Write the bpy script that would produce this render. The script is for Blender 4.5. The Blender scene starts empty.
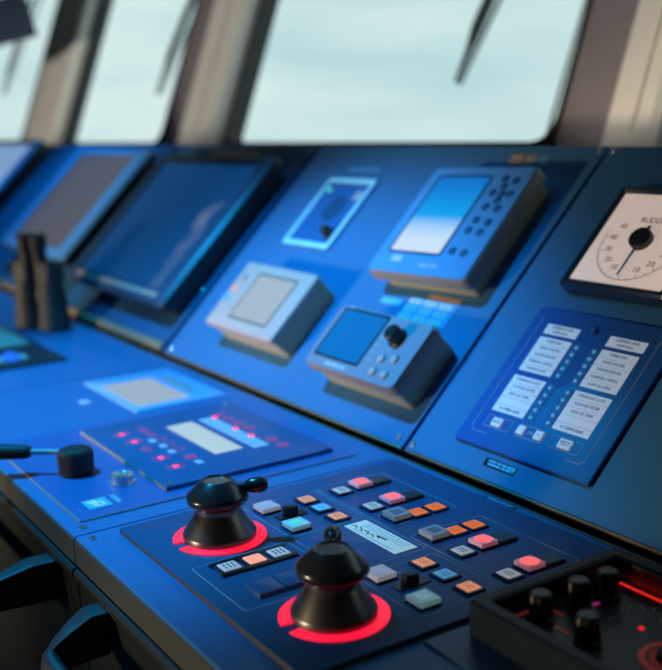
import bpy, bmesh, math, random
from mathutils import Vector, Matrix
random.seed(7)
R = math.radians
SC = bpy.context.scene
COL = SC.collection
Z0 = 0.95                                  # height of the desk's rear edge above the deck
TD, TP = R(2.553), R(47.088)               # slope of the desk top, slope of the instrument panels
TW = R(72)                                 # outward rake of the windows

# ------------------------------------------------------------------ materials
def mat(name, col, rough=.5, metal=0., emit=None, es=1., coat=0., var=.06, bump=0., scale=40., spec=.5, trans=0.):
    m = bpy.data.materials.new(name); m.use_nodes = True
    nt = m.node_tree; b = nt.nodes['Principled BSDF']
    b.inputs['Roughness'].default_value = rough
    b.inputs['Metallic'].default_value = metal
    b.inputs['Coat Weight'].default_value = coat
    b.inputs['Specular IOR Level'].default_value = spec
    b.inputs['Transmission Weight'].default_value = trans
    tc = nt.nodes.new('ShaderNodeTexCoord')
    n = nt.nodes.new('ShaderNodeTexNoise'); n.inputs['Scale'].default_value = scale; n.inputs['Detail'].default_value = 4
    nt.links.new(tc.outputs['Object'], n.inputs['Vector'])
    mx = nt.nodes.new('ShaderNodeMix'); mx.data_type = 'RGBA'
    mx.inputs['A'].default_value = (*[max(0, c * (1 - var)) for c in col], 1)
    mx.inputs['B'].default_value = (*[min(1, c * (1 + var)) for c in col], 1)
    nt.links.new(n.outputs['Fac'], mx.inputs['Factor'])
    nt.links.new(mx.outputs['Result'], b.inputs['Base Color'])
    if bump:
        n2 = nt.nodes.new('ShaderNodeTexNoise'); n2.inputs['Scale'].default_value = 900
        nt.links.new(tc.outputs['Object'], n2.inputs['Vector'])
        bp = nt.nodes.new('ShaderNodeBump'); bp.inputs['Strength'].default_value = bump; bp.inputs['Distance'].default_value = .0004
        nt.links.new(n2.outputs['Fac'], bp.inputs['Height']); nt.links.new(bp.outputs['Normal'], b.inputs['Normal'])
    if emit:
        b.inputs['Emission Color'].default_value = (*emit, 1); b.inputs['Emission Strength'].default_value = es
    return m

M = dict(
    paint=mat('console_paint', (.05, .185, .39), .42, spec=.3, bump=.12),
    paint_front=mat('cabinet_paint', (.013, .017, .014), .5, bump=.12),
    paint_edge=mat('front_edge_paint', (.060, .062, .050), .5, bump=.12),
    plate=mat('control_plate_enamel', (.014, .085, .20), .38, bump=.08),
    plate2=mat('keypad_foil', (.02, .12, .28), .4),
    plate3=mat('steel_blue_plate', (.025, .14, .38), .36, bump=.08),
    alarm=mat('alarm_foil', (.018, .12, .44), .4),
    edge=mat('plate_edge', (.10, .075, .05), .45, .3),
    brass=mat('brass_edge', (.66, .48, .30), .4, .6),
    black=mat('black_plastic', (.012, .012, .013), .35),
    rubber=mat('black_rubber', (.02, .018, .017), .6, bump=.3),
    rubber_brown=mat('binocular_armour', (.045, .036, .03), .6, bump=.3),
    gloss=mat('glossy_black_metal', (.022, .022, .024), .27, .0, coat=.35),
    satin=mat('satin_black_metal', (.19, .175, .16), .33, .9),
    grey=mat('light_grey_plastic', (.60, .44, .40), .5),
    grey2=mat('mid_grey_plastic', (.40, .33, .27), .5),
    bluegrey=mat('blue_grey_plastic', (.10, .32, .62), .45),
    dark=mat('dark_housing', (.03, .035, .045), .4),
    rail_black=mat('rail_black', (.012, .012, .013), .48, spec=1.),
    grey_blue=mat('grey_blue_face', (.24, .27, .36), .45),
    warm_edge=mat('warm_lit_edge', (.30, .19, .10), .45, .3),  # bronze tone stands for edges and walls catching warm light
    orange_print=mat('orange_print', (.40, .12, .04), .5, emit=(1., .16, .03), es=.25),
    white_bright=mat('bright_white_print', (.9, .9, .9), .5, emit=(.8, .85, .9), es=.12),
    frame_gloss=mat('gauge_frame', (.012, .035, .075), .25, coat=.4),
    panel_far=mat('shaded_console_paint', (.03, .115, .25), .42, bump=.12, spec=.3),  # console paint darkened to carry the shade around the far monitors
    mount=mat('warm_lit_grey_mount', (.58, .50, .30), .55),  # plain grey boxes with the warm light tinted into their colour
    bezel=mat('navy_bezel', (.010, .026, .06), .3),
    frame_dark=mat('control_unit_frame', (.008, .018, .030), .42, spec=.25),
    white2=mat('blue_lit_white_frame', (.42, .85, .95), .35),  # white frame with the blue light's cyan put into its colour
    frame=mat('monitor_frame', (.035, .075, .14), .38),
    white=mat('white_plastic', (.62, .62, .62), .4),
    white_print=mat('white_print', (.55, .62, .68), .5),
    print_dim=mat('pale_print', (.44, .47, .48), .5),
    ink=mat('blue_ink', (.03, .09, .25), .6),
    ink_black=mat('black_ink', (.02, .02, .025), .6),
    legend=mat('lit_legend', (.75, .78, .82), .5, emit=(.55, .72, .95), es=.22),
    steel=mat('brushed_steel', (.85, .78, .74), .22, .8),
    screw=mat('screw_steel', (.45, .45, .44), .35, 1.),
    pillar=mat('window_pillar_paint', (.80, .74, .64), .55),
    reveal=mat('window_frame_paint', (.26, .22, .22), .5),
    wall=mat('bulkhead_paint', (.20, .19, .18), .6),
    ceil=mat('ceiling_panel', (.25, .25, .25), .7),
    floor=mat('deck_covering', (.05, .05, .055), .7),
    red_ring=mat('red_light_ring', (.6, .03, .06), .4, emit=(1., .008, .045), es=1.05),
    red_lens=mat('red_lamp', (.7, .12, .10), .35, emit=(1., .12, .11), es=1.0),
    red_cap=mat('pink_crystal_cap', (.72, .50, .55), .15, emit=(1., .22, .28), es=.16),
    orange=mat('orange_lamp', (.60, .15, .03), .4, emit=(1., .17, .02), es=.62),
    orange_hot=mat('bright_orange_lamp', (.8, .35, .2), .4, emit=(1., .28, .12), es=.9),
    peach=mat('peach_lamp', (.62, .26, .14), .4, emit=(1., .34, .15), es=.55),
    cyan=mat('pale_blue_lamp', (.25, .55, .72), .4, emit=(.2, .6, .85), es=.22),
    whitecap=mat('white_lamp', (.45, .42, .42), .4, emit=(.66, .70, .70), es=.30),
    clear=mat('clear_crystal_cap', (.30, .29, .31), .14, emit=(.6, .62, .68), es=.10),
    clear_in=mat('clear_cap_window', (.16, .18, .22), .2),
    green=mat('dark_green_lens', (.012, .05, .045), .3),
    green_glow=mat('green_lamp', (.1, .6, .35), .4, emit=(.1, .75, .4), es=.5),
    pale_green=mat('pale_green_cap', (.55, .75, .70), .2, emit=(.5, .9, .8), es=.12),
    lilac=mat('pale_lilac_cap', (.42, .36, .40), .2, emit=(.66, .62, .70), es=.24),
    red_dot=mat('red_led', (.8, .05, .1), .4, emit=(1., .03, .12), es=1.6),
    red_print=mat('red_lit_print', (.6, .08, .18), .5, emit=(.9, .04, .15), es=.22),
    red_line=mat('red_led_bar', (.7, .04, .04), .4, emit=(1., .02, .02), es=.8),
    red_faint=mat('dim_red_print', (.35, .08, .07), .5, emit=(1., .06, .04), es=.08),
    magenta=mat('magenta_lit_key', (.5, .05, .3), .4, emit=(.8, .03, .4), es=.25),
    lcd=mat('pale_lcd', (.20, .20, .19), .25, emit=(.62, .72, .66), es=.62, var=.12, scale=25),
    lcd_strip=mat('blue_lcd_strip', (.35, .47, .65), .35, emit=(.3, .5, .9), es=.25),
    paper=mat('paper_label', (.55, .56, .50), .5, emit=(.6, .8, .75), es=.34),  # glow added so the unlit paper reads brighter
    sky_blue=mat('light_blue_sticker', (.15, .52, .80), .45),
    lamp_blue=mat('small_blue_lamp', (.15, .5, .8), .4, emit=(.1, .45, .9), es=.3),
    tan=mat('tan_plaque', (.55, .32, .22), .5),
    dial=mat('backlit_dial', (.80, .74, .70), .5, emit=(1., .78, .68), es=.42),
    dial_red=mat('dial_red_print', (.55, .12, .12), .5),
    dial_green=mat('dial_green_print', (.12, .30, .22), .5),
    screen_dark=mat('dark_screen', (.05, .05, .055), .22, emit=(.20, .20, .25), es=.35),
    screen_pale=mat('pale_screen', (.12, .13, .13), .3, emit=(.60, .68, .72), es=.5),
    screen_blue=mat('blue_screen', (.01, .08, .18), .2, emit=(.0, .20, .62), es=.5),
    screen_glare=mat('light_reflecting_screen', (.3, .45, .6), .25, emit=(.35, .6, 1.), es=.55),  # light reflected by the screen, put in as pale blue glow
    magnet=mat('trackball_blue', (.02, .12, .5), .2, emit=(.02, .2, .9), es=.5),
    flush=mat('flush_display_frame', (.36, .50, .80), .35),
    overhead=mat('navy_housing', (.035, .05, .085), .45),
    wiper=mat('wiper_black', (.02, .022, .024), .5),
)

def screen_material(name, build):
    m = bpy.data.materials.new(name); m.use_nodes = True
    nt = m.node_tree; b = nt.nodes['Principled BSDF']
    b.inputs['Roughness'].default_value = .2; b.inputs['Base Color'].default_value = (.02, .05, .09, 1)
    build(nt, b); return m

def chart(nt, b):                          # dark blue chart with pale, grainy coast along one diagonal
    tc = nt.nodes.new('ShaderNodeTexCoord'); sx = nt.nodes.new('ShaderNodeSeparateXYZ')
    nt.links.new(tc.outputs['Object'], sx.inputs[0])
    def math_(op, a, c):
        n = nt.nodes.new('ShaderNodeMath'); n.operation = op
        for i, v in enumerate((a, c)):
            if isinstance(v, (int, float)): n.inputs[i].default_value = v
            else: nt.links.new(v, n.inputs[i])
        return n.outputs[0]
    nz = nt.nodes.new('ShaderNodeTexNoise'); nz.inputs['Scale'].default_value = 14; nz.inputs['Detail'].default_value = 3
    nt.links.new(tc.outputs['Object'], nz.inputs['Vector'])
    fine = nt.nodes.new('ShaderNodeTexNoise'); fine.inputs['Scale'].default_value = 420; fine.inputs['Detail'].default_value = 4
    nt.links.new(tc.outputs['Object'], fine.inputs['Vector'])
    d = math_('ABSOLUTE', math_('SUBTRACT', math_('ADD', sx.outputs['X'], math_('MULTIPLY', math_('SUBTRACT', nz.outputs['Fac'], .5), .10)), .165), 0)
    band = math_('LESS_THAN', d, .02)
    top = math_('LESS_THAN', sx.outputs['Y'], .06)
    mask = math_('MULTIPLY', math_('MULTIPLY', band, top), math_('MULTIPLY', math_('GREATER_THAN', math_('ADD', fine.outputs['Fac'], math_('MULTIPLY', nz.outputs['Fac'], .5)), .80), .5))
    cr = nt.nodes.new('ShaderNodeMix'); cr.data_type = 'RGBA'
    cr.inputs['A'].default_value = (.0, .05, .19, 1); cr.inputs['B'].default_value = (.30, .36, .45, 1)
    nt.links.new(mask, cr.inputs['Factor'])
    nt.links.new(cr.outputs['Result'], b.inputs['Emission Color']); b.inputs['Emission Strength'].default_value = .75
M['chart'] = screen_material('chart_screen', chart)

def plot(nt, b):                           # blue sky area above, white area below with a sloping border
    tc = nt.nodes.new('ShaderNodeTexCoord'); sx = nt.nodes.new('ShaderNodeSeparateXYZ')
    nt.links.new(tc.outputs['Object'], sx.inputs[0])
    r = nt.nodes.new('ShaderNodeValToRGB'); mp = nt.nodes.new('ShaderNodeMapRange')
    mp.inputs['From Min'].default_value = -.065; mp.inputs['From Max'].default_value = .065
    nt.links.new(sx.outputs['Y'], mp.inputs['Value']); nt.links.new(mp.outputs['Result'], r.inputs['Fac'])
    e = r.color_ramp.elements
    e[0].position = 0; e[0].color = (.74, .87, .92, 1)
    e[1].position = 1; e[1].color = (.0, .17, .62, 1)
    for p, c in ((.24, (.66, .84, .95, 1)), (.38, (.46, .70, .96, 1)), (.47, (.22, .55, .98, 1)), (.55, (.0, .38, .9, 1))):
        k = e.new(p); k.color = c
    nt.links.new(r.outputs['Color'], b.inputs['Emission Color']); b.inputs['Emission Strength'].default_value = .85
M['plot'] = screen_material('plotter_screen', plot)

gm = bpy.data.materials.new('window_glass'); gm.use_nodes = True
nt = gm.node_tree; nt.nodes.remove(nt.nodes['Principled BSDF'])
tr = nt.nodes.new('ShaderNodeBsdfTransparent'); gl = nt.nodes.new('ShaderNodeBsdfGlossy'); gl.inputs['Roughness'].default_value = .02
tr.inputs['Color'].default_value = (.95, .985, .98, 1)
mx = nt.nodes.new('ShaderNodeMixShader'); mx.inputs[0].default_value = .05
nt.links.new(tr.outputs[0], mx.inputs[1]); nt.links.new(gl.outputs[0], mx.inputs[2])
nt.links.new(mx.outputs[0], nt.nodes['Material Output'].inputs[0]); M['glass'] = gm

# ------------------------------------------------------------------ mesh helpers
def B(): return bmesh.new()

def rrp(x0, x1, y0, y1, r, n=4):
    if r <= 1e-6: return [(x0, y0), (x1, y0), (x1, y1), (x0, y1)]
    out = []
    for cx, cy, a in ((x1 - r, y0 + r, -90), (x1 - r, y1 - r, 0), (x0 + r, y1 - r, 90), (x0 + r, y0 + r, 180)):
        for k in range(n + 1):
            t = R(a + 90 * k / n); out.append((cx + r * math.cos(t), cy + r * math.sin(t)))
    return out

def loft(bm, loops, cap=True, closed=False):
    vs = [[bm.verts.new(p) for p in l] for l in loops]
    n = len(vs[0])
    pairs = list(zip(vs, vs[1:])) + ([(vs[-1], vs[0])] if closed else [])
    for a, b in pairs:
        for i in range(n):
            j = (i + 1) % n
            bm.faces.new((a[i], a[j], b[j], b[i]))
    if cap and not closed:
        bm.faces.new(list(reversed(vs[0]))); bm.faces.new(vs[-1])
    return bm

def rr(bm, x0, x1, y0, y1, z0, z1, r=0., ch=0., n=4):
    """Rounded rectangular block, its upper rim chamfered by ch."""
    L = [[(x, y, z0) for x, y in rrp(x0, x1, y0, y1, r, n)]]
    if ch > 0:
        L.append([(x, y, z1 - ch) for x, y in rrp(x0, x1, y0, y1, r, n)])
        L.append([(x, y, z1 - ch * .3) for x, y in rrp(x0 + ch * .3, x1 - ch * .3, y0 + ch * .3, y1 - ch * .3, max(r - ch * .3, 1e-5 if r else 0), n)])
        L.append([(x, y, z1) for x, y in rrp(x0 + ch, x1 - ch, y0 + ch, y1 - ch, max(r - ch, 1e-5 if r else 0), n)])
    else:
        L.append([(x, y, z1) for x, y in rrp(x0, x1, y0, y1, r, n)])
    return loft(bm, L)

def ring(bm, x0, x1, y0, y1, w, z0, z1, r=0., ri=0., ch=0., n=4):
    """Rectangular frame of width w."""
    rr_ = lambda d, z, rad: [(x, y, z) for x, y in rrp(x0 + d, x1 - d, y0 + d, y1 - d, rad, n)]
    if r and not ri: ri = max(r - w, 1e-4)
    if ri and not r: r = 1e-4
    L = [rr_(0, z0, r), rr_(0, z1 - ch, r)]
    if ch: L.append(rr_(ch, z1, max(r - ch, 1e-5) if r else 0))
    L += [rr_(w - ch, z1, ri), ] if ch else [rr_(w, z1, ri)]
    if ch: L.append(rr_(w, z1 - ch, ri))
    L.append(rr_(w, z0, ri))
    return loft(bm, L, closed=True)

def lathe(bm, prof, n=40, cx=0., cy=0., cz=0.):
    L = [[(cx + r * math.cos(2 * math.pi * k / n), cy + r * math.sin(2 * math.pi * k / n), cz + z) for k in range(n)] for r, z in prof]
    return loft(bm, L)

def arc_band(bm, r0, r1, a0, a1, z0, z1, cx=0., cy=0., n=64):
    L = []
    for k in range(n + 1):
        a = R(a0 + (a1 - a0) * k / n); c, s = math.cos(a), math.sin(a)
        L.append([(cx + r0 * c, cy + r0 * s, z0), (cx + r1 * c, cy + r1 * s, z0), (cx + r1 * c, cy + r1 * s, z1), (cx + r0 * c, cy + r0 * s, z1)])
    return loft(bm, L)

def circ_band(bm, r0, r1, z0, z1, cx=0., cy=0., n=32, sy=1.):
    rg = lambda r, z: [(cx + r * math.cos(2 * math.pi * k / n), cy + sy * r * math.sin(2 * math.pi * k / n), z) for k in range(n)]
    return loft(bm, [rg(r1, z0), rg(r1, z1), rg(r0, z1), rg(r0, z0)], closed=True)

def disc(bm, r, z0, z1, cx=0., cy=0., n=24, sy=1.):
    rg = lambda z: [(cx + r * math.cos(2 * math.pi * k / n), cy + sy * r * math.sin(2 * math.pi * k / n), z) for k in range(n)]
    return loft(bm, [rg(z0), rg(z1)])

def tube(bm, pts, rad, n=14, sx=1., sz=1.):
    pts = [Vector(p) for p in pts]
    rad = rad if isinstance(rad, (list, tuple)) else [rad] * len(pts)
    L = []; up = Vector((0, 0, 1))
    for i, p in enumerate(pts):
        t = (pts[min(i + 1, len(pts) - 1)] - pts[max(i - 1, 0)]).normalized()
        a = t.cross(up)
        if a.length < 1e-3: a = Vector((1, 0, 0))
        a.normalize(); b = a.cross(t).normalized()
        L.append([tuple(p + a * (rad[i] * sx * math.cos(2 * math.pi * k / n)) + b * (rad[i] * sz * math.sin(2 * math.pi * k / n))) for k in range(n)])
    return loft(bm, L)

def stroke(bm, pts, w, z0, z1):
    for (ax, ay), (bx, by) in zip(pts, pts[1:]):
        d = Vector((bx - ax, by - ay)); d.normalize(); nrm = Vector((-d.y, d.x)) * w / 2; e = d * w / 2
        q = [(ax - e.x + nrm.x, ay - e.y + nrm.y), (ax - e.x - nrm.x, ay - e.y - nrm.y), (bx + e.x - nrm.x, by + e.y - nrm.y), (bx + e.x + nrm.x, by + e.y + nrm.y)]
        loft(bm, [[(x, y, z0) for x, y in q], [(x, y, z1) for x, y in q]])
    return bm

def words(bm, lens, cx, cy, h, z0, z1):
    """A line of print too small to read: one bar per letter group."""
    gap = h * .7; tot = sum(lens) + gap * (len(lens) - 1); x = cx - tot / 2
    for l in lens:
        rr(bm, x, x + l, cy - h / 2, cy + h / 2, z0, z1); x += l + gap
    return bm

def text(bm, s, cx, cy, size, z0, dz=.00025, rot=0., sx=1., align='CENTER'):
    cu = bpy.data.curves.new('letters', 'FONT'); cu.body = s; cu.size = size; cu.extrude = dz / 2
    cu.align_x = align; cu.align_y = 'CENTER'; cu.resolution_u = 2
    ob = bpy.data.objects.new('letters', cu); COL.objects.link(ob)
    dg = bpy.context.evaluated_depsgraph_get(); dg.update()
    me = bpy.data.meshes.new_from_object(ob.evaluated_get(dg))
    bpy.data.objects.remove(ob); bpy.data.curves.remove(cu)
    T = Matrix.Translation((cx, cy, z0 + dz / 2)) @ Matrix.Rotation(rot, 4, 'Z') @ Matrix.Diagonal((sx, 1, 1, 1))
    me.transform(T); bm.from_mesh(me); bpy.data.meshes.remove(me)
    return bm

def obj(name, bm, m, parent=None, label=None, loc=None, rot=None, ang=32):
    bmesh.ops.recalc_face_normals(bm, faces=bm.faces)
    me = bpy.data.meshes.new(name); bm.to_mesh(me); bm.free()
    me.polygons.foreach_set('use_smooth', [True] * len(me.polygons))
    me.set_sharp_from_angle(angle=R(ang)); me.update()
    me.materials.append(M[m] if isinstance(m, str) else m)
    o = bpy.data.objects.new(name, me); COL.objects.link(o)
    if parent: o.parent = parent
    if label: o['label'] = label
    if loc: o.location = loc
    if rot: o.rotation_euler = rot
    return o

def tag(o, label, cat, group=None):
    o['label'] = label; o['category'] = cat
    if group: o['group'] = group
    return o

def desk(u, v, h=0.): return (u, v * math.cos(TD) - h * math.sin(TD), Z0 + v * math.sin(TD) + h * math.cos(TD))
def panel(u, v, h=0.): return (u, v * math.cos(TP) - h * math.sin(TP), Z0 + v * math.sin(TP) + h * math.cos(TP))

def thing(name, label, cat, loc, tilt=0., rz=0., group=None):
    o = bpy.data.objects.new(name, None); COL.objects.link(o)
    o.empty_display_size = .02; o.location = loc
    o.rotation_euler = (Matrix.Rotation(tilt, 3, 'X') @ Matrix.Rotation(rz, 3, 'Z')).to_euler()
    return tag(o, label, cat, group)

def lift(name, h): return 0 if name in ('console_desk', 'instrument_panel') else .0002 if h == 0 else .0005
def dthing(name, label, cat, u, v, h=0., rz=0., group=None): return thing(name, label, cat, desk(u, v, h + lift(name, h)), TD, rz, group)
def pthing(name, label, cat, u, v, h=0., rz=0., group=None): return thing(name, label, cat, panel(u, v, h + lift(name, h)), TP, rz, group)

def struct(name, bm, m, parent=None, **k):
    o = obj(name, bm, m, parent, **k)
    if not parent: o['kind'] = 'structure'
    return o

def screw(parent, x, y, z, r=.0042, m='screw', name='screw'):
    b = B(); lathe(b, [(r, 0), (r, .0008), (r * .8, .0016), (r * .35, .0017), (r * .33, .0009), (.0001, .0008)], 16, x, y, z)
    return obj(name, b, m, parent, label='steel screw head')

# ------------------------------------------------------------------ camera
cam = bpy.data.cameras.new('camera'); co = bpy.data.objects.new('camera', cam); COL.objects.link(co)
yaw, pit = R(57.2414), R(10.3853)
F = Vector((-math.sin(yaw) * math.cos(pit), math.cos(yaw) * math.cos(pit), -math.sin(pit)))
RT = Vector((math.cos(yaw), math.sin(yaw), 0)); UP = RT.cross(F)
co.matrix_world = Matrix(((RT.x, UP.x, -F.x, .92994), (RT.y, UP.y, -F.y, -.68981), (RT.z, UP.z, -F.z, Z0 + .35294), (0, 0, 0, 1)))
cam.sensor_fit = 'HORIZONTAL'; cam.sensor_width = 36; cam.lens = 1045.38 / 662 * 36
cam.clip_start = .05
cam.dof.use_dof = True; cam.dof.focus_distance = .95; cam.dof.aperture_fstop = 4.1
SC.camera = co

# ------------------------------------------------------------------ the wheelhouse
XL, XR, YB, ZC = -5.2, 2.6, -2.6, Z0 + 1.42
YS, ZS = .70, Z0 + .3525                   # foot of the raked windows
HW = 1.1                                   # height of the panes along the rake
b = B(); rr(b, XL, XR, YB, YS + .05, -.05, 0); struct('floor', b, 'floor')
b = B(); rr(b, XL, XR, YB, YS + .42, ZC, ZC + .05); struct('ceiling', b, 'ceil')
b = B(); rr(b, XL, XR, YB - .06, YB, 0, ZC); struct('wall_back', b, 'wall')

def wp(x, t, d=0.):                        # point on the raked window wall: x, distance t up the rake, d towards the room
    return (x, YS + t * math.cos(TW) - d * math.sin(TW), ZS + t * math.sin(TW) + d * math.cos(TW))
def wbox(bm, x0, x1, t0, t1, d0, d1):
    q = ((x0, d0), (x1, d0), (x1, d1), (x0, d1))
    return loft(bm, [[wp(x, t0, d) for x, d in q], [wp(x, t1, d) for x, d in q]])

for nm, xa in (('wall_left', XL - .06), ('wall_right', XR)):      # side walls follow the rake of the windows
    b = B(); sec = [(YB, 0), (YS, 0), (YS, ZS), (YS + (ZC - ZS) / math.tan(TW), ZC), (YB, ZC)]
    loft(b, [[(x, y, z) for y, z in sec] for x in (xa, xa + .06)]); struct(nm, b, 'wall')
b = B(); rr(b, XL, XR, YS - .02, YS + .06, 0, ZS - .012); wbox(b, XL, XR, HW, HW + .2, -.05, .03)
struct('wall_front', b, 'reveal')
b = B(); rr(b, XL, XR, YS - .10, YS + .03, ZS - .030, ZS - .018, 0, .002); struct('trim_1', b, 'reveal')
panes = [(-5.1, -3.735), (-3.185, -2.226), (-1.781, -.47), (-.15, 1.2)]
for i, (x0, x1) in enumerate(panes):
    fr = B()
    ring_out = rrp(x0, x1, -.012, HW, .03); ring_in = rrp(x0 + .008, x1 - .008, 0., HW - .01, .05)
    L = [[wp(x, t, d) for x, t in rg] for rg, d in ((ring_out, -.04), (ring_out, .012), (ring_in, .012), (ring_in, -.04))]
    loft(fr, L, closed=True)
    w = struct('window_%d' % (i + 1), fr, 'wiper')
    g = B(); wbox(g, x0 + .004, x1 - .004, -.005, HW - .005, -.022, -.016); obj('pane', g, 'glass', w)
# wall strips between the panes, each with a protruding pillar
gaps = [(-3.735, -3.185), (-2.226, -1.781), (-.47, -.15), (1.2, 2.6)]
for i, (x0, x1) in enumerate(gaps):
    b = B(); wbox(b, x0, x1, -.012, HW + .02, -.045, .006); s = struct('trim_%d' % (i + 2), b, 'reveal')
    if i < 3:
        q0, q1 = ((-3.545, -3.190), (-1.994, -1.788), (-.318, -.205))[i]
        b = B(); D = .06
        for (a0, a1, dd) in ((q0, q1, D),):
            sec = [(a0, .006), (a1, .006), (a1, dd - .012), (a1 - .012, dd), (a0 + .012, dd), (a0, dd - .012)]
            loft(b, [[wp(x, t, d) for x, d in sec] for t in (-.03, HW + .02)])
        p = obj('pillar', b, 'pillar', s)
        b = B(); wbox(b, q0 + (q1 - q0) * .55, q0 + (q1 - q0) * .63, .0, HW, D - .001, D + .006); obj('pillar_rib', b, 'pillar', p)

def wiper(x, t, length, ang, label):
    w = thing('window_wiper', label, 'wiper', wp(x, t, -.10), TW)
    b = B(); tube(b, [(0, 0, 0), (length * math.sin(ang) * .5, length * math.cos(ang) * .5, -.012), (length * math.sin(ang), length * math.cos(ang), -.02)], [.004, .005, .006], 10); obj('wiper_arm', b, 'wiper', w)
    b = B(); c, s = math.cos(ang), math.sin(ang)
    loft(b, [[(s * k - .005 * c * q, c * k + .005 * s * q, .010), (s * k + .005 * c * q, c * k - .005 * s * q, .010), (s * k + .004 * c * q, c * k - .004 * s * q, .010 + .012 * q), (s * k - .004 * c * q, c * k + .004 * s * q, .010 + .012 * q)] for k, q in ((0, .6), (length * .12, 1), (length * .2, 1.7), (length * .5, 1.7), (length, 1.2))]); obj('wiper_blade', b, 'wiper', w)
wiper(-.927, .168, .62, R(14.4), 'black window wiper hanging across the large pane above the mid console')
wiper(-2.603, .211, .7, R(18), 'blurred wiper beside the thick pillar on the second window from the left')
wiper(-4.622, .29, .7, R(13.6), 'faint wiper outside the leftmost window under the hanging navy unit')
b = B(); tube(b, [wp(-.611, -.01, -.10), wp(-.59, HW, -.10)], .004, 8)
tag(obj('wiper_cable', b, 'grey2'), 'thin pale rod outside the large pane, next to the right hand window post', 'rod')

# overhead unit at the upper left
b = B()
o = thing('overhead_display', 'dark navy display unit hanging from the ceiling in front of the leftmost window', 'display', (-3.0, .561, Z0 + .742), R(15))
rr(b, -.62, 0, -.45, 0, 0, .16, .01, .006); obj('housing', b, 'overhead', o)
b = B(); rr(b, -.60, -.02, -.462, -.45, .015, .145); obj('front_panel', b, 'dark', o)
b = B(); rr(b, -.36, -.26, -.22, -.15, .16, .46); obj('ceiling_bracket', b, 'overhead', o)

# ------------------------------------------------------------------ console desks
def console(label, u0, u1, front_u0=None):
    t = dthing('console_desk', label, 'console', 0, 0)
    b = B()
    prof = [(-.383, -.0015), (-.3815, 0), (-.003, 0), (0, -.003), (0, -.028), (-.383, -.028)]
    loft(b, [[(u, y, z) for y, z in prof] for u in (u0, u0 + .0012, u1 - .0012, u1)]); obj('desktop', b, 'paint', t)
    b = B(); rr(b, u0, u1, -.0022, -.0004, -.002, .0007, 0, .0003); obj('rear_glint', b, 'warm_edge', t, label='thin painted glint of warm light along the rear edge')  # rear edge's warm highlight, modelled as a coloured strip
    b = B()                                # rounded face of the front edge
    prof = [(-.3845, -.0035), (-.383, -.002), (-.381, -.003), (-.381, -.029), (-.383, -.030), (-.3845, -.028)]
    loft(b, [[(u, y, z) for y, z in prof] for u in (u0, u1)]); obj('front_edge', b, 'paint_edge', t)
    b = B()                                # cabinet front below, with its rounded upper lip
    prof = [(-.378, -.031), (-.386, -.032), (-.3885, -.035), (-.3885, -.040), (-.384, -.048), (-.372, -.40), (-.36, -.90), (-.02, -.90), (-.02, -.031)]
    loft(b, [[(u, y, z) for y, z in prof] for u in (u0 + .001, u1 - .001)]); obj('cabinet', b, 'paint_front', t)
    return t

c_far = console('far blue console desk with the dark trackball tray and binoculars on it', -2.6, -.6185)
c_mid = console('middle blue console desk carrying the small-lever plate and red-lit keypad', -.6155, -.0012)
c_near = console('near blue console desk carrying the two red-ringed levers', .0012, 1.5)
screw(c_mid, -.0175, -.369, 0); screw(c_near, .0155, -.371, 0)

# ------------------------------------------------------------------ sloping instrument panels
def ipanel(label, u0, u1, m='paint', chin=.0):
    t = pthing('instrument_panel', label, 'instrument panel', 0, 0)
    b = B()
    v0, v1 = .010, .4795
    prof = [(v0, -.004), (v0 + .0025, 0), (v1 - .003, 0), (v1, -.003), (v1 + .02, -.05), (v1 + .02, -.09), (v0 + .01, -.09), (v0, -.02)]
    loft(b, [[(u, y, z) for y, z in prof] for u in (u0, u0 + .001, u1 - .001, u1)]); obj('face_plate', b, m, t)
    b = B(); rr(b, u0, u1, v0 - .0012, v0 + .0014, -.004, .0008, 0, .0005); obj('lower_glint', b, 'warm_edge', t, label='thin painted glint of warm light along the lower edge')  # warm light caught by the panel's lower edge, put in as a strip
    b = B(); rr(b, u0 + .004, u1 - .004, v0 - .012, v0 - .002, -.03, -.012); obj('kick_strip', b, 'dark', t)
    return t
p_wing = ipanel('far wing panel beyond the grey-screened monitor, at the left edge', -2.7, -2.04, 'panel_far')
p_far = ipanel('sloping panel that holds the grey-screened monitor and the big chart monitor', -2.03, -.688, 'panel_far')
p_mid = ipanel('sloping panel with the four small marine displays', -.672, -.0038)
p_near = ipanel('sloping panel with the white rudder dial and the alarm panel', .0038, 1.5)
for p, pts in ((p_mid, ((-.018, .021), (-.655, .022), (-.012, .470))), (p_near, ((.010, .020), (.012, .468))), (p_far, ((-.70, .14), (-.702, .465)))):
    for x, y in pts: screw(p, x, y, 0, .0045, 'steel')
b = B(); rr(b, -2.03, -.69, .0118, .026, 0, .006, 0, .004); obj('lower_trim', b, 'brass', p_far, label='brass coloured strip along its lower edge')

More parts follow.
